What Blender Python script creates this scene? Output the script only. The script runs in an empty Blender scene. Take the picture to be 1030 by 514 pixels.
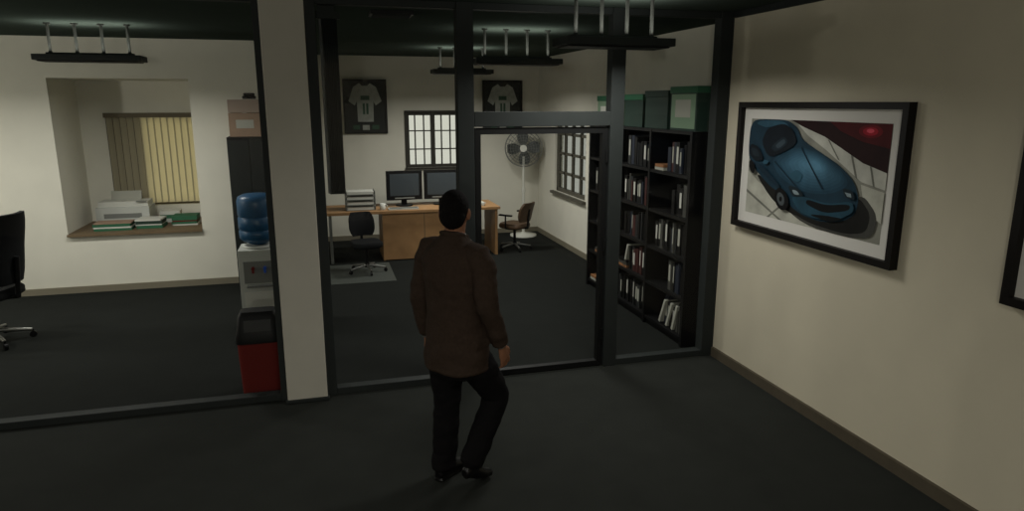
import bpy, bmesh, math, random
from mathutils import Vector, Matrix
from mathutils.bvhtree import BVHTree
random.seed(7)
SC = bpy.context.scene
def lin(c):
    return tuple(((x/255)/12.92 if x/255 <= .04045 else ((x/255+.055)/1.055)**2.4) for x in c)
MC = {}
def mat(name, col, rough=.7, noise=0.0, scale=20, bump=0.0, metal=0, spec=.3, emis=0):
    if name in MC: return MC[name]
    m = bpy.data.materials.new(name); m.use_nodes = True
    nt = m.node_tree; b = nt.nodes['Principled BSDF']
    c = lin(col)
    b.inputs['Base Color'].default_value = (*c, 1)
    b.inputs['Roughness'].default_value = rough
    b.inputs['Metallic'].default_value = metal
    b.inputs['Specular IOR Level'].default_value = spec
    if emis:
        b.inputs['Emission Color'].default_value = (*c, 1); b.inputs['Emission Strength'].default_value = emis
    tc = nt.nodes.new('ShaderNodeTexCoord')
    nz = nt.nodes.new('ShaderNodeTexNoise'); nz.inputs['Scale'].default_value = scale; nz.inputs['Detail'].default_value = 5
    nt.links.new(tc.outputs['Object'], nz.inputs['Vector'])
    if noise > 0:
        r = nt.nodes.new('ShaderNodeValToRGB')
        r.color_ramp.elements[0].position = .3; r.color_ramp.elements[1].position = .7
        r.color_ramp.elements[0].color = (*[x*(1-noise) for x in c], 1)
        r.color_ramp.elements[1].color = (*[min(1, x*(1+noise)) for x in c], 1)
        nt.links.new(nz.outputs['Fac'], r.inputs['Fac']); nt.links.new(r.outputs['Color'], b.inputs['Base Color'])
    if bump > 0:
        bp = nt.nodes.new('ShaderNodeBump'); bp.inputs['Strength'].default_value = bump; bp.inputs['Distance'].default_value = .01
        nt.links.new(nz.outputs['Fac'], bp.inputs['Height']); nt.links.new(bp.outputs['Normal'], b.inputs['Normal'])
    MC[name] = m
    return m
def glassmat(name, tint, refl=.05):
    m = bpy.data.materials.new(name); m.use_nodes = True; nt = m.node_tree; nt.nodes.clear()
    o = nt.nodes.new('ShaderNodeOutputMaterial'); t = nt.nodes.new('ShaderNodeBsdfTransparent'); g = nt.nodes.new('ShaderNodeBsdfGlossy')
    t.inputs[0].default_value = (*tint, 1); g.inputs['Roughness'].default_value = .02
    mx = nt.nodes.new('ShaderNodeMixShader'); mx.inputs[0].default_value = refl
    nt.links.new(t.outputs[0], mx.inputs[1]); nt.links.new(g.outputs[0], mx.inputs[2]); nt.links.new(mx.outputs[0], o.inputs[0])
    return m
def translmat(name, col, tfac=.6):
    m = bpy.data.materials.new(name); m.use_nodes = True; nt = m.node_tree; nt.nodes.clear()
    o = nt.nodes.new('ShaderNodeOutputMaterial'); t = nt.nodes.new('ShaderNodeBsdfTranslucent'); g = nt.nodes.new('ShaderNodeBsdfDiffuse')
    t.inputs[0].default_value = (*lin(col), 1); g.inputs[0].default_value = (*lin(col), 1)
    mx = nt.nodes.new('ShaderNodeMixShader'); mx.inputs[0].default_value = tfac
    nt.links.new(g.outputs[0], mx.inputs[1]); nt.links.new(t.outputs[0], mx.inputs[2]); nt.links.new(mx.outputs[0], o.inputs[0])
    return m

class B:
    def __init__(s, name): s.name = name; s.bm = bmesh.new(); s.mats = []
    def mi(s, m):
        if m not in s.mats: s.mats.append(m)
        return s.mats.index(m)
    def add(s, vs, fs, m, M=None, smooth=False):
        i = s.mi(m); bv = [s.bm.verts.new((M @ Vector(v)) if M else Vector(v)) for v in vs]
        for f in fs:
            try:
                F = s.bm.faces.new([bv[k] for k in f]); F.material_index = i; F.smooth = smooth
            except ValueError: pass
    def box(s, c, d, m, M=None, rz=0, rx=0, ry=0):
        x, y, z = d[0]/2, d[1]/2, d[2]/2
        R = Matrix.Translation(c) @ Matrix.Rotation(rz, 4, 'Z') @ Matrix.Rotation(ry, 4, 'Y') @ Matrix.Rotation(rx, 4, 'X')
        if M: R = M @ R
        vs = [(a*x, b*y, e*z) for e in (-1, 1) for b in (-1, 1) for a in (-1, 1)]
        fs = [(0, 2, 3, 1), (4, 5, 7, 6), (0, 1, 5, 4), (2, 6, 7, 3), (0, 4, 6, 2), (1, 3, 7, 5)]
        s.add(vs, fs, m, R)
    def bx(s, x0, x1, y0, y1, z0, z1, m): s.box(((x0+x1)/2, (y0+y1)/2, (z0+z1)/2), (x1-x0, y1-y0, z1-z0), m)
    def loft(s, rings, m, smooth=True, cap=True, M=None):
        n = len(rings[0]); vs = [v for r in rings for v in r]; fs = []
        for k in range(len(rings)-1):
            for j in range(n):
                fs.append((k*n+j, k*n+(j+1) % n, (k+1)*n+(j+1) % n, (k+1)*n+j))
        s.add(vs, fs, m, M, smooth)
        if cap:
            s.add(rings[0][::-1], [tuple(range(n))], m, M); s.add(rings[-1], [tuple(range(n))], m, M)
    def cyl(s, p0, p1, r0, m, r1=None, n=14, M=None):
        p0, p1 = Vector(p0), Vector(p1); r1 = r0 if r1 is None else r1
        t = (p1-p0).normalized(); a = Vector((0, 0, 1)) if abs(t.z) < .9 else Vector((1, 0, 0))
        u = t.cross(a).normalized(); v = t.cross(u)
        s.loft([[p+u*r*math.cos(6.28319*j/n)+v*r*math.sin(6.28319*j/n) for j in range(n)] for p, r in ((p0, r0), (p1, r1))], m, M=M)
    def lathe(s, c, prof, m, n=24, M=None):
        s.loft([[Vector(c)+Vector((r*math.cos(6.28319*j/n), r*math.sin(6.28319*j/n), z)) for j in range(n)] for r, z in prof], m, M=M)
    def sph(s, c, r, m, n=16, k=9, M=None):
        if not hasattr(r, '__len__'): r = (r, r, r)
        rings = []
        for i in range(k):
            a = -math.pi/2+math.pi*(i+.15)/(k-1+.3)
            rings.append([Vector((c[0]+r[0]*math.cos(a)*math.cos(6.28319*j/n), c[1]+r[1]*math.cos(a)*math.sin(6.28319*j/n), c[2]+r[2]*math.sin(a))) for j in range(n)])
        s.loft(rings, m, M=M)
    def tor(s, c, axis, R, r, m, N=28, n=6, M=None):
        c = Vector(c); ax = Vector(axis).normalized(); a = Vector((0, 0, 1)) if abs(ax.z) < .9 else Vector((1, 0, 0))
        u = ax.cross(a).normalized(); v = ax.cross(u); rings = []
        for i in range(N+1):
            t = 6.28319*i/N; d = u*math.cos(t)+v*math.sin(t)
            rings.append([c+d*(R+r*math.cos(6.28319*j/n))+ax*r*math.sin(6.28319*j/n) for j in range(n)])
        s.loft(rings, m, cap=False, M=M)
    def done(s, loc=(0, 0, 0), rz=0, bevel=0, seg=2):
        bmesh.ops.recalc_face_normals(s.bm, faces=s.bm.faces)
        me = bpy.data.meshes.new(s.name); s.bm.to_mesh(me); s.bm.free()
        for m in s.mats: me.materials.append(m)
        o = bpy.data.objects.new(s.name, me); SC.collection.objects.link(o)
        o.location = loc; o.rotation_euler = (0, 0, rz)
        if bevel:
            md = o.modifiers.new('bevel', 'BEVEL'); md.width = bevel; md.segments = seg; md.limit_method = 'ANGLE'; md.angle_limit = 1.0
        return o

# ---------------------------------------------------------------- materials
wallF = mat('wall_paint_beige', (193, 186, 165), .85, .03, 3, .03)
wallO = mat('wall_paint_cream', (212, 209, 196), .85, .03, 3, .03)
pillM = mat('pillar_paint', (184, 181, 169), .8, .03, 5)
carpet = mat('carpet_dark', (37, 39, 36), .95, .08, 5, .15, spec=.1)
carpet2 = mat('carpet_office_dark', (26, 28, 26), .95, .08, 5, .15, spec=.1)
ceilM = mat('ceiling_dark_green', (64, 72, 66), .95, .04, 4, spec=0)
frameM = mat('frame_dark_metal', (36, 40, 39), .65, .05, 10, spec=.2)
blackM = mat('black_satin', (11, 11, 12), .5, spec=.2)
doorM = mat('door_frame_black', (13, 14, 14), .55, spec=.2)
baseM = mat('baseboard_brown', (76, 69, 56), .7, .08, 15)
glass = glassmat('clear_glass', (.95, .965, .95), .015)
glassW = glassmat('window_glass', (.97, .98, .97), .04)
glassB = glassmat('window_glass_hazy', (.52, .53, .5), .04)
glassD = glassmat('window_glass_tinted', (.26, .27, .26), .04)
wood = mat('desk_wood', (148, 113, 76), .55, .12, 6)
woodD = mat('sill_wood', (104, 88, 66), .6, .1, 8)
white = mat('paper_white', (190, 190, 182), .8)
whiteD = mat('paper_off_white', (158, 158, 148), .8)
green = mat('box_green', (42, 92, 66), .7)
greenD = mat('box_dark_green', (30, 50, 42), .7)
redM = mat('red_plastic', (100, 32, 28), .7, spec=.15)
greyM = mat('grey_plastic', (110, 112, 108), .5)
lgrey = mat('light_grey_plastic', (176, 178, 172), .5)
chrome = mat('brushed_metal', (120, 120, 116), .4, metal=.8)
screen = mat('screen_grey', (58, 64, 68), .3)
tan = mat('cardboard_tan', (138, 116, 98), .8, .06, 10)
orange = mat('book_orange', (136, 94, 60), .7)

CE = 3.02
# ---------------------------------------------------------------- room shell
def bxo(name, x0, x1, y0, y1, z0, z1, m, bevel=0):
    b = B(name); b.bx(x0, x1, y0, y1, z0, z1, m); return b.done(bevel=bevel)
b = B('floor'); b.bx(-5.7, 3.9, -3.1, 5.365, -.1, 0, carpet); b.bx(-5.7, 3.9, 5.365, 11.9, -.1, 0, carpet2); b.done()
bxo('ceiling', -5.7, 3.9, -3.1, 11.9, CE, CE+.1, ceilM)
bxo('wall_right', 3.39, 3.87, -3.0, 5.42, 0, CE, wallF)
bxo('wall_rear', -5.6, 3.39, -3.1, -3.0, 0, CE, wallF)
bxo('wall_left', -5.7, -5.6, -3.0, 9.27, 0, CE, wallO)
b = B('wall_back_left')
NX0, NX1, NZ0, NZ1, NY = -3.0, -1.5, .70, 2.56, 10.25
b.bx(-5.6, NX0, 9.27, 9.42, 0, CE, wallO); b.bx(NX1, -.45, 9.27, 9.42, 0, CE, wallO)
b.bx(NX0, NX1, 9.27, 9.42, 0, NZ0, wallO); b.bx(NX0, NX1, 9.27, 9.42, NZ1, CE, wallO)
b.bx(NX0-.1, NX0, 9.42, NY+.12, NZ0-.1, NZ1+.1, wallO); b.bx(NX1, NX1+.1, 9.42, NY+.12, NZ0-.1, NZ1+.1, wallO)
b.bx(NX0, NX1, 9.42, NY+.12, NZ1, NZ1+.1, wallO); b.bx(NX0, NX1, 9.42, NY+.12, NZ0-.1, NZ0, wallO)
WX0, WX1, WZ0, WZ1 = -2.68, -1.55, .92, 2.12
b.bx(NX0, WX0, NY, NY+.12, NZ0, NZ1, wallO); b.bx(WX1, NX1, NY, NY+.12, NZ0, NZ1, wallO)
b.bx(WX0, WX1, NY, NY+.12, NZ0, WZ0, wallO); b.bx(WX0, WX1, NY, NY+.12, WZ1, NZ1, wallO)
b.done()
bxo('wall_step', -.57, -.45, 9.42, 11.75, 0, CE, wallO)
b = B('wall_back')
FX0, FX1, FZ0, FZ1 = 1.40, 2.30, 1.2, 2.12
b.bx(-.45, FX0, 11.75, 11.87, 0, CE, wallO); b.bx(FX1, 3.72, 11.75, 11.87, 0, CE, wallO)
b.bx(FX0, FX1, 11.75, 11.87, 0, FZ0, wallO); b.bx(FX0, FX1, 11.75, 11.87, FZ1, CE, wallO); b.done()
b = B('wall_office_right')
RY0, RY1, RZ0, RZ1 = 9.45, 10.85, .85, 2.1
b.bx(3.72, 3.87, 5.42, RY0, 0, CE, wallO); b.bx(3.72, 3.87, RY1, 11.87, 0, CE, wallO)
b.bx(3.72, 3.87, RY0, RY1, 0, RZ0, wallO); b.bx(3.72, 3.87, RY0, RY1, RZ1, CE, wallO); b.done()
baseL = mat('baseboard_pale', (120, 114, 98), .6)
bxo('baseboard_right', 3.365, 3.39, -3, 5.3, 0, .085, baseM)
bxo('baseboard_back_left', -5.6, -.45, 9.25, 9.27, 0, .08, baseL)
bxo('baseboard_back', -.45, 3.72, 11.73, 11.75, 0, .08, baseL)
bxo('baseboard_office_right', 3.70, 3.72, 8.1, 11.73, 0, .08, baseL)
bxo('trim_1', 3.365, 3.39, -3, 5.3, CE-.05, CE, frameM)
bxo('window_sill', NX0, NX1, 9.22, 10.25, NZ0, NZ0+.03, woodD)
b = B('pillar'); b.bx(-.36, -.06, 5.24, 5.52, 0, CE, pillM)
b.bx(-.375, -.045, 5.225, 5.535, 0, .03, frameM) ; b.done(bevel=.006)

# ---------------------------------------------------------------- glass partition
GY0, GY1 = 5.31, 5.42
b = B('glass_partition_frame')
for x0, x1 in ((-.41, -.36), (-.06, .015), (1.03, 1.16), (2.30, 2.42), (3.27, 3.39), (-3.9, -3.8)):
    b.bx(x0, x1, GY0, GY1, 0, CE, frameM)
for x0, x1 in ((-5.6, -3.9), (-3.8, -.41), (.015, 1.03), (2.42, 3.27)):
    b.bx(x0, x1, GY0+.01, GY1-.01, 0, .055, frameM); b.bx(x0, x1, GY0+.01, GY1-.01, CE-.05, CE, frameM)
b.bx(1.16, 2.30, GY0, GY1, 2.10, 2.215, frameM); b.bx(1.16, 2.30, GY0+.01, GY1-.01, CE-.05, CE, frameM)
b.done(bevel=.004)
b = B('glass_partition_panes')
for x0, x1, z0, z1 in ((-5.6, -3.9, .055, 2.97), (-3.8, -.41, .055, 2.97), (.015, 1.03, .055, 2.97), (2.42, 3.27, .055, 2.97), (1.16, 2.30, 2.215, 2.97)):
    b.add([(x0, 5.365, z0), (x1, 5.365, z0), (x1, 5.365, z1), (x0, 5.365, z1)], [(0, 1, 2, 3)], glass)
b.done()
b = B('door_1')
dx0, dx1, dz = 1.17, 2.29, 2.09
b.bx(dx0, dx0+.045, 5.335, 5.395, .01, dz, doorM); b.bx(dx1-.045, dx1, 5.335, 5.395, .01, dz, doorM)
b.bx(dx0+.045, dx1-.045, 5.335, 5.395, dz-.05, dz, doorM); b.bx(dx0+.045, dx1-.045, 5.335, 5.395, .01, .055, doorM)
b.add([(dx0+.04, 5.365, .05), (dx1-.04, 5.365, .05), (dx1-.04, 5.365, dz-.04), (dx0+.04, 5.365, dz-.04)], [(0, 1, 2, 3)], glass)
for sy in (-1, 1):
    yy = 5.365+sy*.075
    b.cyl((dx0+.09, yy, .78), (dx0+.09, yy, 1.12), .014, doorM)
    for z in (.82, 1.08): b.cyl((dx0+.09, yy, z), (dx0+.03, 5.365+sy*.03, z), .01, doorM)
for z in (.3, 1.1, 1.85): b.cyl((dx1-.008, 5.325, z-.05), (dx1-.008, 5.325, z+.05), .009, doorM)
b.done()
b = B('vertical_blind_stack')
bl = mat('blind_dark_fabric', (30, 34, 34), .8)
for i in range(9):
    b.box((.05+.013*i, 5.52, 2.24), (.004, .09, 1.3), bl, rz=.25)
b.bx(.02, .19, 5.49, 5.55, 2.89, 2.94, frameM); b.bx(.03, .15, 5.505, 5.535, 2.94, CE, frameM); b.done()

# ---------------------------------------------------------------- windows
slat = translmat('blind_fabric_cream', (236, 228, 196), .55)
slatD = mat('blind_dark_edge', (96, 88, 72), .8)
b = B('window_1')
for x0, x1 in ((WX0, WX0+.05), (WX1-.05, WX1), (-2.32, -2.28)): b.bx(x0, x1, NY+.05, NY+.1, WZ0, WZ1, slatD)
b.bx(WX0, WX1, NY+.05, NY+.1, WZ0, WZ0+.05, slatD); b.bx(WX0, WX1, NY+.05, NY+.1, WZ1-.05, WZ1, slatD)
for x0, x1, g in ((WX0, -2.3, glassD), (-2.3, WX1, glassW)):  # left pane darkened to deepen the shade on its slats
    b.add([(x0, NY+.075, WZ0), (x1, NY+.075, WZ0), (x1, NY+.075, WZ1), (x0, NY+.075, WZ1)], [(0, 1, 2, 3)], g)
b.done()
b = B('vertical_blinds')
b.bx(WX0-.02, WX1+.02, NY-.09, NY-.01, WZ1-.03, WZ1+.03, slatD)
n = 14
slatShaded = translmat('blind_fabric_shaded', (182, 174, 150), .35)  # shade of the left slats put into the fabric colour
for i in range(n):
    x = WX0+.04+(WX1-WX0-.08)*i/(n-1)
    b.box((x, NY-.05, (WZ0+WZ1)/2+.01), (.086, .003, WZ1-WZ0-.06), slat if i > 4 else slatShaded, rz=.3 if i > 4 else .75)
    b.bx(x-.045, x-.031, NY-.062, NY-.058, WZ0+.03, WZ1-.03, slatD)   # dark strip on each slat edge, painted in as the shade between slats
b.done()
ws = mat('window_frame_dark', (46, 44, 38), .6)
b = B('window_2')
def grid_x(b, x0, x1, z0, z1, y, nx, nz, m, fw=.05, mw=.02):
    b.bx(x0, x0+fw, y, y+.06, z0, z1, m); b.bx(x1-fw, x1, y, y+.06, z0, z1, m)
    b.bx(x0+fw, x1-fw, y, y+.06, z0, z0+fw, m); b.bx(x0+fw, x1-fw, y, y+.06, z1-fw, z1, m)
    for i in range(1, nx):
        x = x0+(x1-x0)*i/nx; b.bx(x-mw/2, x+mw/2, y+.01, y+.05, z0+fw, z1-fw, m)
    for i in range(1, nz):
        z = z0+(z1-z0)*i/nz; b.bx(x0+fw, x1-fw, y+.015, y+.045, z-mw/2, z+mw/2, m)
grid_x(b, FX0, FX1, FZ0, FZ1, 11.78, 6, 3, ws, .05, .02)
xm = (FX0+FX1)/2
b.bx(xm-.035, xm+.035, 11.77, 11.85, FZ0, FZ1, ws)
b.add([(FX0, 11.81, FZ0), (FX1, 11.81, FZ0), (FX1, 11.81, FZ1), (FX0, 11.81, FZ1)], [(0, 1, 2, 3)], glassB)
b.bx(FX0-.04, FX1+.04, 11.70, 11.78, FZ0-.03, FZ0, ws)
b.bx(FX0-.03, FX0, 11.73, 11.75, FZ0, FZ1+.03, ws); b.bx(FX1, FX1+.03, 11.73, 11.75, FZ0, FZ1+.03, ws); b.bx(FX0-.03, FX1+.03, 11.73, 11.75, FZ1, FZ1+.03, ws)
b.done()
b = B('window_3')
wf = mat('window_frame_grey', (78, 75, 66), .6)
X = 3.76
b.bx(X, X+.06, RY0, RY0+.06, RZ0, RZ1, wf); b.bx(X, X+.06, RY1-.06, RY1, RZ0, RZ1, wf)
b.bx(X, X+.06, RY0, RY1, RZ0, RZ0+.06, wf); b.bx(X, X+.06, RY0, RY1, RZ1-.06, RZ1, wf)
for i in range(1, 4):
    y = RY0+(RY1-RY0)*i/4; b.bx(X+.01, X+.05, y-.025, y+.025, RZ0, RZ1, wf)
for i in range(1, 4):
    z = RZ0+(RZ1-RZ0)*i/4; b.bx(X+.01, X+.05, RY0, RY1, z-.02, z+.02, wf)
b.add([(X+.03, RY0, RZ0), (X+.03, RY1, RZ0), (X+.03, RY1, RZ1), (X+.03, RY0, RZ1)], [(0, 1, 2, 3)], glassD)
b.bx(3.66, 3.76, RY0-.05, RY1+.05, RZ0-.04, RZ0, wf)
b.done()

# ---------------------------------------------------------------- pendant lamps
rodM = mat('lamp_rod_grey', (62, 64, 60), .9, spec=.05)
LC = (1, .965, .88); LO = (1, .98, .92)
def pendant(x, y, L=.9, DOWN=29, z=2.70, UP=5):
    b = B('pendant_lamp')
    b.box((0, 0, z), (L, .3, .055), frameM)
    b.box((0, 0, z-.032), (L-.06, .24, .012), blackM)
    for i in range(4):
        xx = -L/2+.12+(L-.24)*i/3
        b.cyl((xx, 0, z+.02), (xx, 0, CE-.012), .014, rodM, n=8)
        b.cyl((xx, 0, CE-.015), (xx, 0, CE), .03, rodM, n=12)
        b.cyl((xx, 0, z+.02), (xx, 0, z+.06), .035, frameM, r1=.015, n=12)
    b.box((0, 0, z+.035), (L-.16, .04, .03), frameM)
    b.done(loc=(x, y, 0), bevel=.008)
    L1 = bpy.data.lights.new('pendant_downlight', 'AREA'); L1.shape = 'RECTANGLE'; L1.size = L-.08; L1.size_y = .22; L1.energy = DOWN; L1.spread = math.radians(165); L1.color = LO
    o = bpy.data.objects.new('pendant_downlight', L1); SC.collection.objects.link(o); o.location = (x, y, z-.045)
    for dy in (-.09, .09):
        L2 = bpy.data.lights.new('pendant_uplight', 'AREA'); L2.shape = 'RECTANGLE'; L2.size = L-.1; L2.size_y = .08; L2.energy = UP/2; L2.color = LO
        o = bpy.data.objects.new('pendant_uplight', L2); SC.collection.objects.link(o); o.location = (x, y+dy, z+.06); o.rotation_euler = (math.pi, 0, 0)
for x, y, L, e in ((2.05, 4.72, .82, 25), (2.02, 7.15, .92, 32), (1.95, 9.7, .84, 44), (-2.08, 7.7, .92, 34), (-4.6, 7.7, .92, 34)):
    pendant(x, y, L, e)
b = B('ceiling_vent'); b.bx(.45, .8, 5.95, 6.2, CE-.03, CE, blackM)
for i in range(5): b.bx(.47, .78, 5.975+.045*i, 5.985+.045*i, CE-.04, CE-.03, frameM)
b.done()
def ceil_fill(x, y, sx, sy, e):  # invented panels out of view, added to light the front room
    b = B('fill_light_panel'); b.bx(x-sx/2-.03, x+sx/2+.03, y-sy/2-.03, y+sy/2+.03, CE-.04, CE, lgrey); b.done()
    L1 = bpy.data.lights.new('fill_panel_light', 'AREA'); L1.shape = 'RECTANGLE'; L1.size = sx; L1.size_y = sy; L1.energy = e; L1.color = LC; L1.spread = math.radians(160)
    o = bpy.data.objects.new('fill_panel_light', L1); SC.collection.objects.link(o); o.location = (x, y, CE-.05)
ceil_fill(.6, .6, 1.2, .6, 30)
ceil_fill(-3.0, 1.6, 1.2, .6, 32)
def fill_bulb(x, y, z, e):  # made-up lamps outside the frame, added as fill for the walls
    b = B('fill_bulb_fitting')
    b.cyl((0, 0, z+.15), (0, 0, CE), .006, blackM, n=8); b.cyl((0, 0, z+.11), (0, 0, z+.18), .03, blackM, r1=.02); b.cyl((0, 0, CE-.03), (0, 0, CE), .05, blackM)
    b.done(loc=(x, y, 0))
    L = bpy.data.lights.new('fill_bulb', 'POINT'); L.energy = e; L.shadow_soft_size = .1; L.color = LC
    o = bpy.data.objects.new('fill_bulb', L); SC.collection.objects.link(o); o.location = (x, y, z)
fill_bulb(-.45, -1.3, 2.25, 118)
fill_bulb(-4.6, 6.3, 2.2, 62)

# ---------------------------------------------------------------- framed pictures
def flat_art(b, O, U, V, N, W, H, layers):
    for k, (poly, m) in enumerate(layers):
        vs = [Vector(O)+Vector(U)*(p[0]*W)+Vector(V)*(p[1]*H)+Vector(N)*(.0006*(k+1)) for p in poly]
        b.add(vs, [tuple(range(len(vs)))], m)
def ell(cx, cy, rx, ry, n=20, a=0):
    return [(cx+rx*math.cos(t)*math.cos(a)-ry*math.sin(t)*math.sin(a), cy+rx*math.cos(t)*math.sin(a)+ry*math.sin(t)*math.cos(a)) for t in [6.28319*i/n for i in range(n)]]
def chaikin(p, k=2):
    for _ in range(k):
        q = []
        for i in range(len(p)):
            a, c = p[i], p[(i+1) % len(p)]
            q += [(a[0]*.8+c[0]*.2, a[1]*.8+c[1]*.2), (a[0]*.2+c[0]*.8, a[1]*.2+c[1]*.8)]
        p = q
    return p
P = lambda n, c: mat('print_'+n, c, .6, .22, 7, spec=.15)
S_ = chaikin
def mixc(a, b_, t): return tuple(a[i]*(1-t)+b_[i]*t for i in range(3))
body = [(0.0, .9), (.03, .98), (.1, 1), (.32, 1), (.40, .93), (.44, .82), (.58, .72), (.72, .62), (.82, .5), (.86, .36), (.85, .22), (.78, .13), (.64, .08), (.5, .1), (.4, .16), (.33, .26), (.22, .32), (.12, .42), (.04, .52), (0, .62)]
hood = [(.2, .6), (.42, .76), (.58, .71), (.72, .6), (.8, .46), (.68, .35), (.5, .32), (.3, .42)]
layers = [
 ([(0, 0), (1, 0), (1, 1), (0, 1)], P('paving', (126, 126, 116))),
 ([(0, 0), (.6, 0), (.3, .22), (.1, .35), (0, .45)], P('paving_light', (164, 164, 152))),
 ([(.0, .22), (.3, 0), (.33, 0), (0, .25)], P('paving_joint', (104, 104, 96))),
 ([(.2, 0), (.22, 0), (.36, .2), (.34, .2)], P('paving_joint', (104, 104, 96))),
 ([(.34, 1), (1, 1), (1, .6), (.86, .66), (.6, .84)], P('dark_red', (34, 14, 14))),
 ([(.62, 1), (1, 1), (1, .8), (.84, .84), (.7, .92)], P('red', (70, 15, 18))),
 (ell(.88, .93, .07, .055), P('red_dim', (100, 18, 26))),
 (ell(.88, .93, .045, .035), P('red_glow', (150, 28, 42))),
 (ell(.88, .935, .022, .018), P('red_light', (215, 80, 96))),
 ([(.4, .96), (.6, .86), (.86, .66), (1, .6), (1, .46), (.86, .5), (.62, .74), (.48, .86)], P('kerb', (172, 172, 162))),
 ([(.62, .84), (.635, .83), (.715, .66), (.7, .67)], P('paving_joint', (104, 104, 96))),
 ([(.78, .72), (.795, .71), (.835, .52), (.82, .53)], P('paving_joint', (104, 104, 96))),
 ([(.9, .645), (.912, .635), (.942, .47), (.93, .48)], P('paving_joint', (104, 104, 96))),
 ([(.86, .48), (1, .44), (1, .18), (.9, .26)], P('paving_light', (164, 164, 152))),
 (S_([(.28, .2), (.5, .02), (.8, -.0), (.96, .04), (.98, .24), (.88, .4), (.8, .3)]), P('car_shadow_edge', (62, 62, 58))),
 (S_([(.3, .2), (.5, .05), (.78, .02), (.92, .07), (.94, .24), (.86, .37), (.8, .3)]), P('car_shadow', (24, 24, 22))),
 (S_([(.06, .46), (.26, .16), (.5, .06), (.3, .3)]), P('car_shadow', (24, 24, 22))),
 (S_(body), P('car_b0', (24, 47, 60))),
]
hc = (sum(p[0] for p in hood)/len(hood), sum(p[1] for p in hood)/len(hood))
for i in range(9):
    k = 1-.1*i; cx, cy = hc[0]+.03*i/8, hc[1]+.06*i/8
    layers.append((S_([(cx+(p[0]-hc[0])*k, cy+(p[1]-hc[1])*k) for p in hood]), P('hood_%d' % i, mixc((30, 57, 72), (74, 114, 136), i/8))))
layers += [
 (S_([(.36, .46), (.43, .54), (.48, .49), (.45, .4)]), P('hood_scoop', (40, 74, 90))),
 ([(.44, .75), (.448, .755), (.633, .39), (.62, .385)], P('car_line', (18, 38, 50))),
 ([(.24, .58), (.248, .59), (.463, .345), (.455, .34)], P('car_line', (18, 38, 50))),
 (S_([(.06, .95), (.1, .985), (.3, .99), (.37, .9), (.4, .84), (.3, .97), (.16, .91)]), P('roof', (44, 76, 92))),
 (S_([(.12, .76), (.2, .6), (.42, .77), (.38, .9), (.3, .97), (.16, .91)]), P('car_glass', (13, 21, 28))),
 (S_([(.2, .72), (.25, .67), (.35, .78), (.31, .85)]), P('glass_mid', (26, 37, 44))),
 (S_([(.24, .74), (.27, .71), (.33, .78), (.31, .82)]), P('glass_sheen', (48, 60, 68))),
 (S_([(.02, .74), (.1, .72), (.16, .58), (.08, .56), (.02, .62)]), P('car_glass', (13, 21, 28))),
 (S_([(.03, .7), (.09, .69), (.12, .61), (.06, .61)]), P('glass_mid', (26, 37, 44))),
 (S_([(.4, .26), (.5, .29), (.68, .26), (.83, .33), (.85, .24), (.76, .14), (.6, .1), (.48, .13)]), P('bumper', (32, 62, 76))),
 (S_([(.52, .22), (.66, .17), (.82, .24), (.82, .3), (.66, .245), (.53, .27)]), P('car_grille', (9, 13, 15))),
 (S_([(.54, .13), (.7, .1), (.8, .16), (.68, .155)]), P('car_grille', (9, 13, 15))),
 (S_([(.37, .37), (.46, .36), (.51, .29), (.42, .26)]), P('lamp_housing', (22, 34, 40))),
 (S_([(.41, .335), (.45, .33), (.475, .295), (.43, .29)]), P('lamp_white', (120, 134, 138))),
 (S_([(.76, .43), (.83, .42), (.85, .34), (.79, .345)]), P('lamp_housing', (22, 34, 40))),
 ([(.78, .395), (.82, .39), (.825, .36), (.8, .36)], P('lamp_white', (120, 134, 138))),
 (S_([(.06, .56), (.12, .48), (.3, .32), (.32, .35), (.14, .54)]), P('car_line', (18, 38, 50))),
 (ell(.335, .22, .056, .11, a=.2), P('tyre', (9, 9, 10))), (ell(.33, .22, .03, .066, a=.2), P('rim', (62, 68, 70))),
 (ell(.33, .22, .012, .026), P('tyre', (9, 9, 10))),
 (ell(.06, .5, .025, .07, a=.2), P('tyre', (9, 9, 10))),
 (S_([(.15, .55), (.17, .59), (.21, .58), (.19, .54)]), P('mirror', (38, 70, 86))),
]
frameB = mat('picture_frame_black', (17, 14, 12), .5, spec=.2)
matte = mat('picture_mat_white', (200, 198, 191), .8)
def picture(y0, y1, z0, z1, layers):
    b = B('framed_car_picture'); x = 3.39; f = .045; d = .06
    b.bx(x-d, x, y0, y0+f, z0, z1, frameB); b.bx(x-d, x, y1-f, y1, z0, z1, frameB)
    b.bx(x-d, x, y0+f, y1-f, z0, z0+f, frameB); b.bx(x-d, x, y0+f, y1-f, z1-f, z1, frameB)
    b.bx(x-.02, x, y0+f, y1-f, z0+f, z1-f, matte)
    m = .13
    flat_art(b, (x-.02, y1-m-.01, z0+m), (0, -1, 0), (0, 0, 1), (-1, 0, 0), (y1-y0)-2*m-.02, (z1-z0)-2*m, layers)
    b.done()
picture(3.345, 5.075, 1.275, 2.29, layers)
picture(.90, 2.62, 1.275, 2.29, layers)

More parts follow.
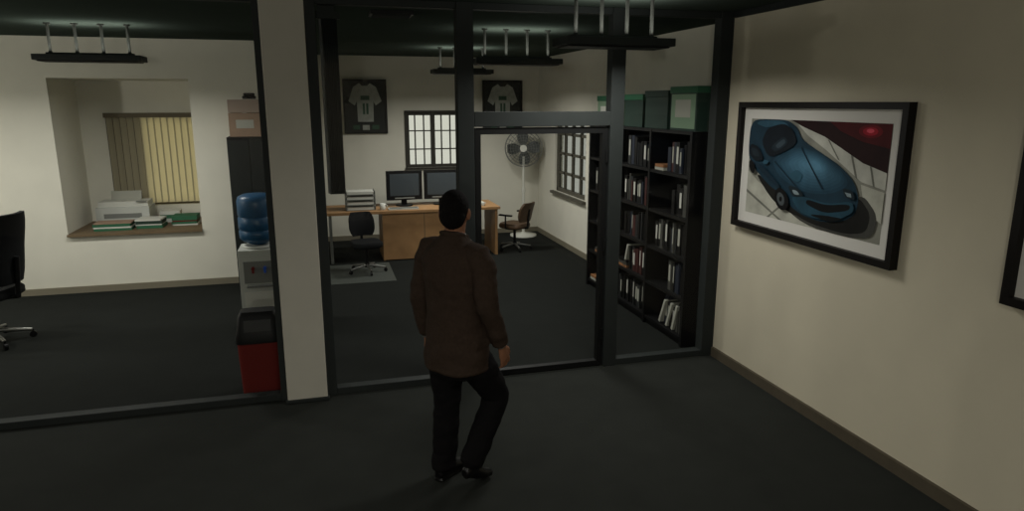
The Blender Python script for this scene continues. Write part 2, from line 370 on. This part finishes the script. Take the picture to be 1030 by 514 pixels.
jb = mat('jersey_back', (22, 26, 24), .6); jw = mat('jersey_cloth', (150, 153, 146), .9, .15, 14); jg = mat('jersey_print', (50, 78, 62), .8)
shirt = [(.32, .22), (.68, .22), (.69, .6), (.74, .52), (.88, .6), (.76, .86), (.62, .93), (.56, .88), (.44, .88), (.38, .93), (.24, .86), (.12, .6), (.26, .52), (.31, .6)]
def jersey(x0, x1, z0, z1):
    b = B('framed_jersey'); y = 11.748; f = .03
    b.bx(x0, x1, y-.03, y, z0, z1, jb)
    b.bx(x0, x0+f, y-.05, y-.03, z0, z1, frameB); b.bx(x1-f, x1, y-.05, y-.03, z0, z1, frameB)
    b.bx(x0+f, x1-f, y-.05, y-.03, z0, z0+f, frameB); b.bx(x0+f, x1-f, y-.05, y-.03, z1-f, z1, frameB)
    flat_art(b, (x0, y-.03, z0), (1, 0, 0), (0, 0, 1), (0, -1, 0), x1-x0, z1-z0,
      [(shirt, jw), ([(.4, .62), (.6, .62), (.6, .7), (.4, .7)], jg), ([(.44, .36), (.49, .36), (.49, .56), (.44, .56)], jg), ([(.52, .36), (.57, .36), (.57, .56), (.52, .56)], jg),
       ([(.2, .08), (.36, .08), (.36, .16), (.2, .16)], jg), ([(.42, .07), (.58, .07), (.58, .16), (.42, .16)], jw), ([(.64, .08), (.8, .08), (.8, .16), (.64, .16)], jg)])
    b.done()
jersey(.39, 1.09, 1.78, 2.65); jersey(2.71, 3.41, 1.78, 2.65)

# ---------------------------------------------------------------- bookcase
SX0, SX1, SY0, SY1, SH = 3.20, 3.70, 5.56, 8.02, 2.03
b = B('bookcase')
b.bx(SX1-.02, SX1, SY0, SY1, 0, SH, blackM)
nb = 3; ys = [SY0+(SY1-SY0)*i/nb for i in range(nb+1)]
for i, y in enumerate(ys):
    yy = min(max(y, SY0+.02), SY1-.02); b.bx(SX0, SX1-.02, yy-.02, yy+.02, 0, SH, blackM)
zs = [.06, .44, .82, 1.2, 1.6]
for z in zs+[SH-.03]: b.bx(SX0+.005, SX1-.02, SY0+.04, SY1-.04, z, z+.03, blackM)
b.bx(SX0+.03, SX0+.045, SY0+.04, SY1-.04, 0, .06, blackM)
b.done()
b = B('shelf_binders_and_books')
cols = [blackM, blackM, blackM, mat('binder_charcoal', (28, 30, 31), .6), mat('binder_dark_red', (56, 24, 22), .6), blackM, mat('binder_grey', (62, 62, 58), .6), mat('binder_blue', (28, 34, 46), .6), blackM]
for bay in range(nb):
    for li, z in enumerate(zs):
        y = ys[bay]+.05; end = ys[bay+1]-.06
        fill = random.uniform(.35, .95); lim = y+(end-y)*fill
        H = (zs+[SH-.03])[li+1]-z-.03
        while y < lim:
            w = random.choice([.03, .045, .06, .07]); h = min(H-.04, random.uniform(.22, .31)); c = random.choice(cols)
            d = random.uniform(.22, .28); x0 = SX0+.04+random.uniform(0, .03)
            if y+w > end: break
            b.bx(x0, x0+d, y, y+w-.003, z+.031, z+.031+h, c)
            if random.random() < .42:
                b.bx(x0-.001, x0, y+w*.25, y+w*.75, z+.03+h*.3, z+.03+h*.85, white if random.random() < .3 else whiteD)
            y += w
        if end-y > .2 and random.random() < .6:
            yy = y+.02; ww = min(.24, end-yy-.01)
            for q in range(random.randint(1, 3)):
                b.bx(SX0+.03, SX0+.3, yy, yy+ww, z+.031+q*.03, z+.031+q*.03+.027, random.choice([whiteD, orange, blackM, cols[6]]))
for (yy, zz, a) in ((5.75, .06, .3), (5.86, .06, .35), (6.0, .06, .4), (6.9, .44, .3)):
    b.box((SX0+.13, yy+.02, zz+.17), (.2, .03, .27), whiteD, rx=a)
b.done()
def lidbox(name, x0, x1, y0, y1, z, h, body, lid, label=None, side=None):
    b = B(name); b.bx(x0, x1, y0, y1, z, z+h-.06, body); b.bx(x0-.008, x1+.008, y0-.008, y1+.008, z+h-.06, z+h, lid)
    if side: b.bx(x0-.003, x0, y0+.02, y1-.02, z+.02, z+h-.07, side)
    if label: b.bx(x0-.005, x0-.003, y0+.1, y1-.1, z+.12, z+h-.12, label)
    b.done(bevel=.003)
pale = mat('box_pale_green', (118, 142, 118), .8)
lidbox('archive_box', 3.25, 3.66, 5.60, 6.08, SH, .40, greenD, green, whiteD, pale)
lidbox('archive_box', 3.25, 3.66, 6.14, 6.62, SH, .37, greenD, greenD)
lidbox('archive_box', 3.25, 3.66, 6.68, 7.12, SH, .34, greenD, green)
lidbox('archive_box', 3.25, 3.66, 7.40, 7.9, SH, .33, pale, green, white, pale)

# ---------------------------------------------------------------- desk and contents
b = B('desk')
b.bx(.02, 2.56, 9.95, 10.75, .71, .75, wood); b.bx(.05, .09, 10.0, 10.72, 0, .71, greyM); b.bx(2.49, 2.53, 10.0, 10.72, 0, .71, wood)
b.bx(.80, 2.02, 9.99, 10.02, .02, .71, wood); b.bx(.80, .83, 10.02, 10.7, 0, .71, wood); b.bx(1.99, 2.02, 10.02, 10.7, 0, .71, wood)
b.bx(1.405, 1.415, 9.985, 9.99, .03, .7, woodD)
b.done(bevel=.005)
b = B('letter_tray')
for i in range(4):
    z = .752+i*.075
    b.bx(.30, .72, 10.1, 10.4, z, z+.006, greyM); b.bx(.30, .306, 10.1, 10.4, z, z+.05, greyM); b.bx(.714, .72, 10.1, 10.4, z, z+.05, greyM)
    b.bx(.32, .70, 10.11, 10.39, z+.008, z+.045, white)
for x in (.303, .717):
    for y in (10.11, 10.39): b.cyl((x, y, .751), (x, y, 1.03), .006, greyM, n=6)
b.done()
def monitor(x, rz):
    b = B('computer_monitor')
    b.box((0, 0, .31), (.54, .05, .44), blackM); b.box((0, -.026, .32), (.44, .004, .33), screen); b.box((0, .06, .3), (.38, .1, .3), blackM)
    b.box((0, .05, .08), (.08, .05, .14), blackM); b.cyl((0, .03, .0), (0, .03, .018), .13, blackM, n=24); b.box((0, -.03, .12), (.3, .01, .02), greyM)
    b.done(loc=(x, 10.42, .752), bevel=.008, rz=rz)
monitor(1.18, .06); monitor(1.75, -.05)
b = B('keyboard'); b.bx(.9, 1.34, 10.02, 10.16, .752, .77, lgrey)
for r in range(4):
    for c in range(14): b.bx(.915+c*.03, .94+c*.03, 10.03+r*.032, 10.055+r*.032, .77, .776, greyM)
b.done()
b = B('coffee_mug'); b.lathe((.82, 10.1, .752), [(.035, 0), (.04, .01), (.04, .095), (.034, .095), (.033, .015)], white); b.tor((.862, 10.1, .80), (0, 1, 0), .025, .006, white, N=16); b.done()
b = B('document_stack')
for i in range(6): b.box((2.25+random.uniform(-.01, .01), 10.25, .756+i*.008), (.21, .3, .007), white, rz=random.uniform(-.1, .1))
b.done()
b = B('chair_mat'); b.bx(.02, .86, 8.82, 9.9, .0005, .004, mat('mat_grey', (60, 64, 60), .6)); b.done()

seatM = mat('chair_fabric_black', (15, 16, 17), .85, .2, 40, .2, spec=.15)
def office_chair(x, y, rz, s=1.0, back=.62, arms=True, seatmat=seatM, lowz=.0):
    b = B('office_chair')
    for i in range(5):
        a = 6.28319*i/5+.3; e = Vector((.3*math.cos(a), .3*math.sin(a), .075))
        b.cyl((0, 0, .12), e, .024, chrome, r1=.016, n=8)
        b.cyl((e.x-.014*math.sin(a), e.y+.014*math.cos(a), .03), (e.x+.014*math.sin(a), e.y-.014*math.cos(a), .03), .03, blackM, n=12)
        b.cyl((e.x, e.y, .03), (e.x, e.y, .08), .01, blackM, n=8)
    b.cyl((0, 0, .08), (0, 0, .15), .04, blackM); b.cyl((0, 0, .14), (0, 0, .42), .026, blackM)
    b.box((0, 0, .41), (.26, .26, .03), blackM)
    rings = []
    for z, k in ((.425, .9), (.44, 1), (.49, 1), (.515, .92)):
        rings.append([Vector((.25*k*math.copysign(abs(math.cos(t))**.5, math.cos(t)), .25*k*math.copysign(abs(math.sin(t))**.5, math.sin(t)), z)) for t in [6.28319*j/28 for j in range(28)]])
    b.loft(rings, seatmat)
    z0 = .56; n = 9; rows = 8
    rings = []
    for r in range(rows+1):
        q = r/rows; z = z0+back*q; w = .21*(1-.25*abs(2*q-1)**3); yb = -.25-.10*q+.03*math.sin(q*3.14)
        pts = [Vector((w*(2*j/n-1), yb-.045*(1-(2*j/n-1)**2), z)) for j in range(n+1)]
        pts += [Vector((w*(1-2*j/n), yb+.045-.045*(1-(2*j/n-1)**2), z)) for j in range(n+1)]
        rings.append(pts)
    b.loft(rings, seatmat)
    b.cyl((0, -.1, .42), (0, -.29, .44), .02, blackM); b.cyl((0, -.29, .43), (0, -.33, .8), .022, blackM)
    if arms:
        for sx in (-1, 1):
            b.cyl((sx*.2, 0, .42), (sx*.3, 0, .46), .014, blackM); b.cyl((sx*.3, 0, .46), (sx*.3, 0, .68), .015, blackM)
            b.box((sx*.3, .0, .69), (.055, .28, .03), blackM)
    o = b.done(loc=(x, y, lowz), rz=rz, bevel=.004); o.scale = (s, s, s); return o
office_chair(-3.18, 7.45, math.radians(75), 1.08)
office_chair(.52, 9.40, math.radians(190), .84, back=.38, arms=False, lowz=.005)
brownS = mat('chair_leather_brown', (70, 52, 36), .6)
office_chair(2.88, 10.3, math.radians(40), .84, back=.36, seatmat=brownS)

# ---------------------------------------------------------------- fan
b = B('pedestal_fan')
fw = mat('fan_white', (205, 205, 196), .5)
fc = mat('fan_cage_grey', (120, 122, 118), .5)
b.lathe((0, 0, 0), [(.23, 0), (.23, .025), (.05, .05), (.03, .07)], fw, n=28)
b.cyl((0, 0, .04), (0, 0, .8), .026, fw); b.cyl((0, 0, .78), (0, 0, 1.38), .02, fw); b.cyl((0, 0, .76), (0, 0, .84), .034, fw)
zc = 1.52
b.cyl((0, .06, zc), (0, .24, zc), .07, fw, r1=.05, n=20); b.cyl((0, .1, 1.36), (0, .1, zc-.03), .03, fw); b.cyl((0, 0, 1.37), (0, .1, 1.37), .018, fw)
for k in range(1, 8):
    R = .31*k/7; yy = -.07*math.sqrt(max(0, 1-(R/.33)**2)); b.tor((0, yy-.02, zc), (0, 1, 0), R, .0035, fc, N=32, n=5); b.tor((0, -yy+.02, zc), (0, 1, 0), R, .0035, fc, N=32, n=5)
b.tor((0, 0, zc), (0, 1, 0), .315, .01, fc, N=40)
for k in range(24):
    a = 6.28319*k/24; c, s_ = math.cos(a), math.sin(a)
    for sg in (-1, 1):
        b.cyl((.05*c, sg*.088, zc+.05*s_), (.22*c, sg*.072, zc+.22*s_), .0028, fc, n=5); b.cyl((.22*c, sg*.072, zc+.22*s_), (.312*c, sg*.01, zc+.312*s_), .0028, fc, n=5)
b.cyl((0, -.095, zc), (0, -.085, zc), .06, fw, n=20); b.cyl((0, -.04, zc), (0, .06, zc), .035, greyM)
for k in range(4):
    a = 6.28319*k/4; Mx = Matrix.Translation((0, 0, zc)) @ Matrix.Rotation(a, 4, 'Y')
    vs = []
    for t in range(9):
        q = t/8; r = .04+.24*q; w = .04+.075*math.sin(q*2.6)
        vs += [(r, -.03, -w*.7), (r, .035, w)]
    b.add(vs, [(2*t, 2*t+1, 2*t+3, 2*t+2) for t in range(8)], mat('fan_blade', (62, 66, 66), .4), Mx)
b.done(loc=(3.34, 11.38, 0), rz=math.radians(-18))

# ---------------------------------------------------------------- water cooler, bin, cabinet
b = B('water_cooler')
b.box((0, 0, .39), (.34, .34, .74), lgrey); b.box((0, -.172, .56), (.26, .012, .2), greyM); b.box((0, -.19, .44), (.22, .06, .02), greyM)
b.box((0, -.172, .22), (.28, .006, .32), white)
for sx, c in ((-.05, redM), (.05, mat('tap_blue', (40, 80, 170), .4))): b.cyl((sx, -.17, .6), (sx, -.215, .6), .014, c); b.cyl((sx, -.208, .6), (sx, -.208, .56), .01, c)
for sx in (-.13, .13):
    for sy in (-.13, .13): b.cyl((sx, sy, 0), (sx, sy, .03), .02, blackM)
b.lathe((0, 0, .755), [(.12, 0), (.14, .015), (.13, .03)], lgrey)
blue = mat('bottle_blue', (34, 74, 106), .35, spec=.3)
b.lathe((0, 0, .76), [(.04, 0), (.045, .02), (.13, .06), (.16, .09), (.163, .15), (.152, .165), (.163, .18), (.163, .27), (.152, .285), (.163, .3), (.163, .42), (.15, .46), (.11, .48), (.02, .485)], blue, n=28)
o = b.done(loc=(-.665, 7.3, 0), bevel=.012); o.scale = (1.12, 1.12, 1.12)
b = B('trash_bin')
def rr(wx, wy, z, n=32):
    return [Vector((wx*math.copysign(abs(math.cos(t))**.35, math.cos(t)), wy*math.copysign(abs(math.sin(t))**.35, math.sin(t)), z)) for t in [6.28319*j/n for j in range(n)]]
b.loft([rr(.15, .12, 0), rr(.165, .135, .43)], redM)
b.loft([rr(.175, .145, .43), rr(.175, .145, .47), rr(.165, .13, .52), rr(.15, .1, .63), rr(.13, .07, .67)], blackM)
b.box((0, -.118, .57), (.2, .01, .09), mat('bin_flap', (22, 22, 22), .5), rx=-.25)
b.done(loc=(-.565, 5.62, 0))
b = B('storage_cabinet')
b.box((0, 0, .95), (.5, .33, 1.86), blackM); b.box((0, 0, .015), (.46, .3, .03), frameM)
dk = mat('cabinet_green_black', (14, 20, 19), .6)
b.box((-.124, -.17, .97), (.24, .012, 1.74), dk); b.box((.124, -.17, .97), (.24, .012, 1.74), dk)
for sx in (-.03, .03): b.cyl((sx, -.19, .95), (sx, -.19, 1.1), .008, chrome); b.cyl((sx, -.19, .97), (sx, -.17, .97), .006, chrome); b.cyl((sx, -.19, 1.08), (sx, -.17, 1.08), .006, chrome)
b.done(loc=(-.83, 9.06, 0), bevel=.005)
b = B('cardboard_box'); b.box((0, 0, .14), (.36, .28, .28), tan); b.box((0, 0, .281), (.05, .282, .004), white); b.box((0, -.1405, .15), (.2, .003, .1), whiteD)
b.box((0, 0, .36), (.36, .25, .15), mat('box_grey_pink', (146, 130, 118), .8)); b.done(loc=(-.86, 9.06, 1.882), bevel=.004)
b = B('cable_reel'); b.tor((0, 0, .03), (0, 0, 1), .06, .022, blackM); b.tor((0, 0, .065), (0, 0, 1), .05, .018, blackM); b.done(loc=(-.8, 9.04, 1.882+.432))

# paper, folders and printer on the niche sill
b = B('paper_and_folder_stacks')
z0 = NZ0+.031
def stack(x, y, w, d, cs, h0, rz=0):
    z = z0
    for c, h in cs:
        b.box((x+random.uniform(-.012, .012), y, z+h/2), (w, d, h-.002), c, rz=rz+random.uniform(-.06, .06)); z += h
stack(-2.55, 9.50, .42, .24, [(green, .03), (white, .02), (green, .035), (tan, .015)], 0)
stack(-2.14, 9.58, .3, .28, [(green, .04), (white, .015), (greenD, .04), (white, .02)], 0)
stack(-1.76, 9.7, .3, .26, [(white, .02), (green, .03), (redM, .015), (green, .06)], 0)
stack(-1.98, 9.98, .24, .2, [(lgrey, .05), (green, .05), (white, .05)], 0)
b.done()
b = B('printer')
b.box((0, 0, .13), (.62, .36, .22), lgrey); b.box((0, .02, .27), (.58, .3, .07), white); b.box((0, -.181, .13), (.44, .004, .06), greyM)
b.box((0, -.21, .06), (.36, .08, .012), whiteD); b.box((.22, -.13, .305), (.12, .06, .012), greyM); b.box((0, .1, .36), (.36, .02, .12), whiteD, rx=-.3)
for sx in (-.26, .26):
    for sy in (-.14, .14): b.cyl((sx, sy, 0), (sx, sy, .025), .02, blackM)
b.done(loc=(-2.5, 9.92, z0), bevel=.012)

# ---------------------------------------------------------------- the walking man
def build_man():
    mj = mat('suit_jacket_brown', (52, 42, 35), .9, .12, 60, .15, spec=.08); mt = mat('trousers_black', (16, 15, 16), .9, .1, 60, .1, spec=.08)
    ms = mat('skin_tan', (124, 86, 64), .6, .05, 30, spec=.2); mh = mat('hair_black', (14, 12, 11), .9, .3, 90, .5, spec=.1)
    msh = mat('shoe_leather_black', (9, 9, 9), .4); mw = mat('shirt_grey', (120, 118, 112), .8); ml = mat('lips', (108, 62, 52), .5)
    me_ = mat('eye_white', (205, 202, 195), .3); mp = mat('eye_dark', (20, 14, 10), .2)
    b = B('body_src')
    HT = [None]
    def E(c, r, m): b.sph(c, r, m, n=20, k=13, M=HT[0])
    def tube(path, rad, m, n=20, ref=(1, 0, 0)):
        P_ = [Vector(p) for p in path]; rings = []
        for i, p in enumerate(P_):
            t = ((P_[min(i+1, len(P_)-1)]-p).normalized()+(p-P_[max(i-1, 0)]).normalized()).normalized()
            u = (Vector(ref)-t*t.dot(Vector(ref))).normalized(); v = t.cross(u); r = rad[i]; r = r if hasattr(r, '__len__') else (r, r)
            rings.append([p+u*r[0]*math.cos(6.28319*j/n)+v*r[1]*math.sin(6.28319*j/n) for j in range(n)])
        def endcap(ring, c, other):
            d = (c-other).normalized(); rr_ = sum((q-c).length for q in ring)/len(ring)
            return [c+(q-c)*.6+d*rr_*.35 for q in ring]
        rings = [endcap(rings[0], P_[0], P_[1])]+rings+[endcap(rings[-1], P_[-1], P_[-2])]
        b.loft(rings, m, M=HT[0])
    def torso(rows, m, n=32):
        rings = []
        for x, y, z, rx, ry in rows:
            rings.append([Vector((x+rx*math.copysign(abs(math.cos(t))**.85, math.cos(t)), y+ry*math.copysign(abs(math.sin(t))**.9, math.sin(t)), z)) for t in [6.28319*j/n for j in range(n)]])
        b.loft(rings, m)
    torso([(0, 0, .755, .195, .155), (0, 0, .77, .205, .165), (0, 0, .86, .2, .163), (0, .005, .96, .19, .16), (0, .01, 1.08, .18, .155), (0, .01, 1.2, .187, .155),
           (0, 0, 1.31, .2, .15), (0, -.01, 1.40, .203, .137), (0, -.012, 1.46, .18, .118), (0, -.012, 1.51, .13, .092), (0, -.008, 1.55, .085, .077)], mj)
    tube([(-.075, .02, 1.545), (-.07, .1, 1.46), (-.04, .143, 1.32), (-.005, .165, 1.14)], [.016, .02, .02, .01], mj)
    tube([(.075, .02, 1.545), (.07, .1, 1.46), (.04, .143, 1.32), (.01, .165, 1.14)], [.016, .02, .02, .01], mj)
    tube([(-.075, .0, 1.55), (-.045, -.06, 1.565), (0, -.078, 1.568), (.045, -.06, 1.565), (.075, .0, 1.55)], [.014, .015, .016, .015, .014], mj, ref=(0, 0, 1))
    E((0, .125, 1.40), (.045, .028, .11), mw); tube([(0, .15, 1.47), (0, .158, 1.36), (0, .166, 1.22)], [.012, .016, .012], mt)
    tube([(0, -.005, 1.5), (0, -.003, 1.56)], [(.066, .07), (.062, .066)], mw)
    for sx in (-1, 1): tube([(sx*.19, .06, .93), (sx*.19, -.05, .93)], [(.012, .03), (.012, .03)], mj, ref=(1, 0, 0))
    tube([(.11, -.01, 1.475), (.175, -.01, 1.45), (.218, -.01, 1.37), (.234, -.02, 1.27), (.244, -.02, 1.2), (.245, -.01, 1.16), (.245, .02, 1.1), (.245, .055, 1.03), (.242, .08, .98), (.24, .11, .925)], [.06, .08, .076, .068, .064, .066, .06, .057, .055, .051], mj)
    tube([(-.11, -.01, 1.475), (-.175, -.01, 1.45), (-.212, -.015, 1.37), (-.228, -.035, 1.27), (-.238, -.045, 1.2), (-.24, -.045, 1.16), (-.242, -.03, 1.08), (-.24, -.015, 1.0), (-.238, 0, .925)], [.06, .08, .074, .067, .063, .064, .058, .056, .051], mj)
    tube([(.24, .108, .93), (.239, .12, .905)], [.034, .034], mw); tube([(-.238, -.003, .93), (-.238, .005, .905)], [.034, .034], mw)
    torso([(0, 0, .72, .15, .12), (0, 0, .8, .172, .135), (0, 0, .92, .175, .14), (0, 0, 1.0, .165, .135)], mt)
    tube([(-.09, 0, .86), (-.096, .01, .72), (-.098, .02, .54), (-.1, .012, .42), (-.1, -.01, .25), (-.1, -.02, .1), (-.1, -.02, .085)], [(.1, .118), (.1, .112), (.083, .09), (.08, .088), (.074, .084), (.068, .085), (.068, .086)], mt)
    tube([(.09, .0, .86), (.1, .09, .74), (.102, .195, .59), (.102, .24, .52), (.102, .2, .43), (.1, .1, .3), (.1, .02, .19), (.1, -.0, .155)], [(.102, .118), (.1, .11), (.085, .092), (.082, .088), (.08, .086), (.074, .082), (.068, .082), (.066, .082)], mt)
    tube([(-.1, -.075, .045), (-.1, -.03, .05), (-.102, .05, .05), (-.106, .12, .038), (-.108, .175, .03)], [(.033, .04), (.037, .046), (.042, .045), (.045, .033), (.032, .024)], msh)
    tube([(-.1, -.08, .012), (-.106, .17, .012)], [(.038, .012), (.042, .012)], msh)
    tube([(.1, -.055, .115), (.1, -.02, .115), (.104, .04, .08), (.108, .095, .048), (.11, .155, .03)], [(.033, .04), (.037, .046), (.042, .042), (.045, .033), (.034, .024)], msh)
    tube([(0, -.015, 1.47), (0, .0, 1.56), (0, .012, 1.62)], [.064, .06, .058], ms)
    HT[0] = Matrix.Translation((0, 0, 1.6)) @ Matrix.Rotation(math.radians(25), 4, 'Z') @ Matrix.Rotation(math.radians(-5), 4, 'X') @ Matrix.Translation((0, 0, -1.6))
    E((0, .012, 1.685), (.077, .097, .112), ms); E((0, .045, 1.622), (.056, .066, .058), ms); E((0, .088, 1.588), (.026, .024, .02), ms)
    tube([(0, .105, 1.70), (0, .122, 1.675), (0, .134, 1.655)], [.009, .012, .016], ms); E((0, .122, 1.65), (.019, .014, .01), ms)
    for sx in (-1, 1):
        E((sx*.083, .0, 1.668), (.012, .02, .033), ms); E((sx*.048, .078, 1.648), (.022, .024, .022), ms)
        E((sx*.031, .1, 1.682), (.015, .012, .011), me_); E((sx*.031, .109, 1.682), (.007, .005, .007), mp)
        tube([(sx*.014, .11, 1.704), (sx*.034, .106, 1.709), (sx*.05, .092, 1.703)], [.006, .007, .005], mh)
    E((0, .107, 1.624), (.025, .009, .006), ml); E((0, .106, 1.615), (.022, .009, .006), ml)
    E((0, -.008, 1.707), (.085, .102, .102), mh); E((0, -.042, 1.66), (.076, .07, .075), mh)
    HT[0] = None
    def hand(w, d, fwd, inn):
        w, d, fwd, inn = Vector(w), Vector(d).normalized(), Vector(fwd).normalized(), Vector(inn).normalized()
        tube([w-d*.03, w+d*.02, w+d*.055, w+d*.09], [(.022, .026), (.018, .034), (.017, .042), (.014, .041)], ms, ref=inn)
        for k, (o, L) in enumerate(((.032, .072), (.0105, .08), (-.0115, .075), (-.032, .058))):
            s0 = w+d*.085+fwd*o; dr = (d+fwd*(o*3.2)).normalized()
            p1 = s0+dr*L*.45+inn*.004; p2 = p1+(dr*.85+inn*.45).normalized()*L*.32; p3 = p2+(dr*.6+inn*.8).normalized()*L*.26
            tube([s0, p1, p2, p3], [.0095, .0088, .0082, .007], ms, n=10, ref=fwd)
        t0 = w+d*.025+fwd*.025; t1 = w+d*.052+fwd*.052+inn*.008; t2 = w+d*.082+fwd*.06+inn*.014; t3 = w+d*.104+fwd*.056+inn*.02
        tube([t0, t1, t2, t3], [.016, .0125, .011, .0085], ms, n=10, ref=inn)
    hand((.239, .128, .893), (0, .32, -.94), (0, .94, .32), (-1, 0, 0))
    hand((-.238, .01, .893), (0, .12, -.99), (0, .99, .12), (1, 0, 0))
    src = b.done()
    bvh = BVHTree.FromPolygons([v.co for v in src.data.vertices], [list(p.vertices) for p in src.data.polygons])
    smi = [p.material_index for p in src.data.polygons]
    md = src.modifiers.new('remesh', 'REMESH'); md.mode = 'VOXEL'; md.voxel_size = .0052; md.use_smooth_shade = True
    sm = src.modifiers.new('smooth', 'SMOOTH'); sm.factor = .5; sm.iterations = 2
    dg = bpy.context.evaluated_depsgraph_get(); ev = src.evaluated_get(dg)
    me = bpy.data.meshes.new_from_object(ev)
    me.materials.clear()
    for m in b.mats: me.materials.append(m)
    from mathutils import noise as mnoise
    mjI, mtI = b.mats.index(mj), b.mats.index(mt)
    vm = {}
    for p in me.polygons:
        r = bvh.find_nearest(p.center); p.material_index = smi[r[2]] if r[2] is not None else 0; p.use_smooth = True
        for v in p.vertices: vm.setdefault(v, set()).add(p.material_index)
    nrm = [v.normal.copy() for v in me.vertices]
    for v in me.vertices:
        s = vm.get(v.index, set())
        if s <= {mjI} or s <= {mtI}:
            q = v.co; f = mnoise.noise(Vector((q.x*6+q.z*3, q.y*6, q.z*13-q.x*4)))+.5*mnoise.noise(Vector((q.x*14, q.y*14, q.z*24)))
            v.co = q+nrm[v.index]*f*.009
    bpy.data.objects.remove(src)
    o = bpy.data.objects.new('walking_man', me); SC.collection.objects.link(o)
    return o
man = build_man()
man.location = (.705, 3.79, 0.003); man.rotation_euler = (0, 0, math.radians(-52))

# ---------------------------------------------------------------- world, camera
w = bpy.data.worlds.new('world'); SC.world = w; w.use_nodes = True
w.node_tree.nodes['Background'].inputs[0].default_value = (.94, .92, .84, 1); w.node_tree.nodes['Background'].inputs[1].default_value = 1.3
cam = bpy.data.cameras.new('camera'); co = bpy.data.objects.new('camera', cam); SC.collection.objects.link(co)
co.location = (0, 0, 2.29); co.rotation_euler = (math.radians(90-12.6), 0, math.radians(-15.4))
cam.sensor_width = 36; cam.lens = 36*691/1030; cam.clip_start = .05
SC.camera = co
SC.view_settings.view_transform = 'Standard'
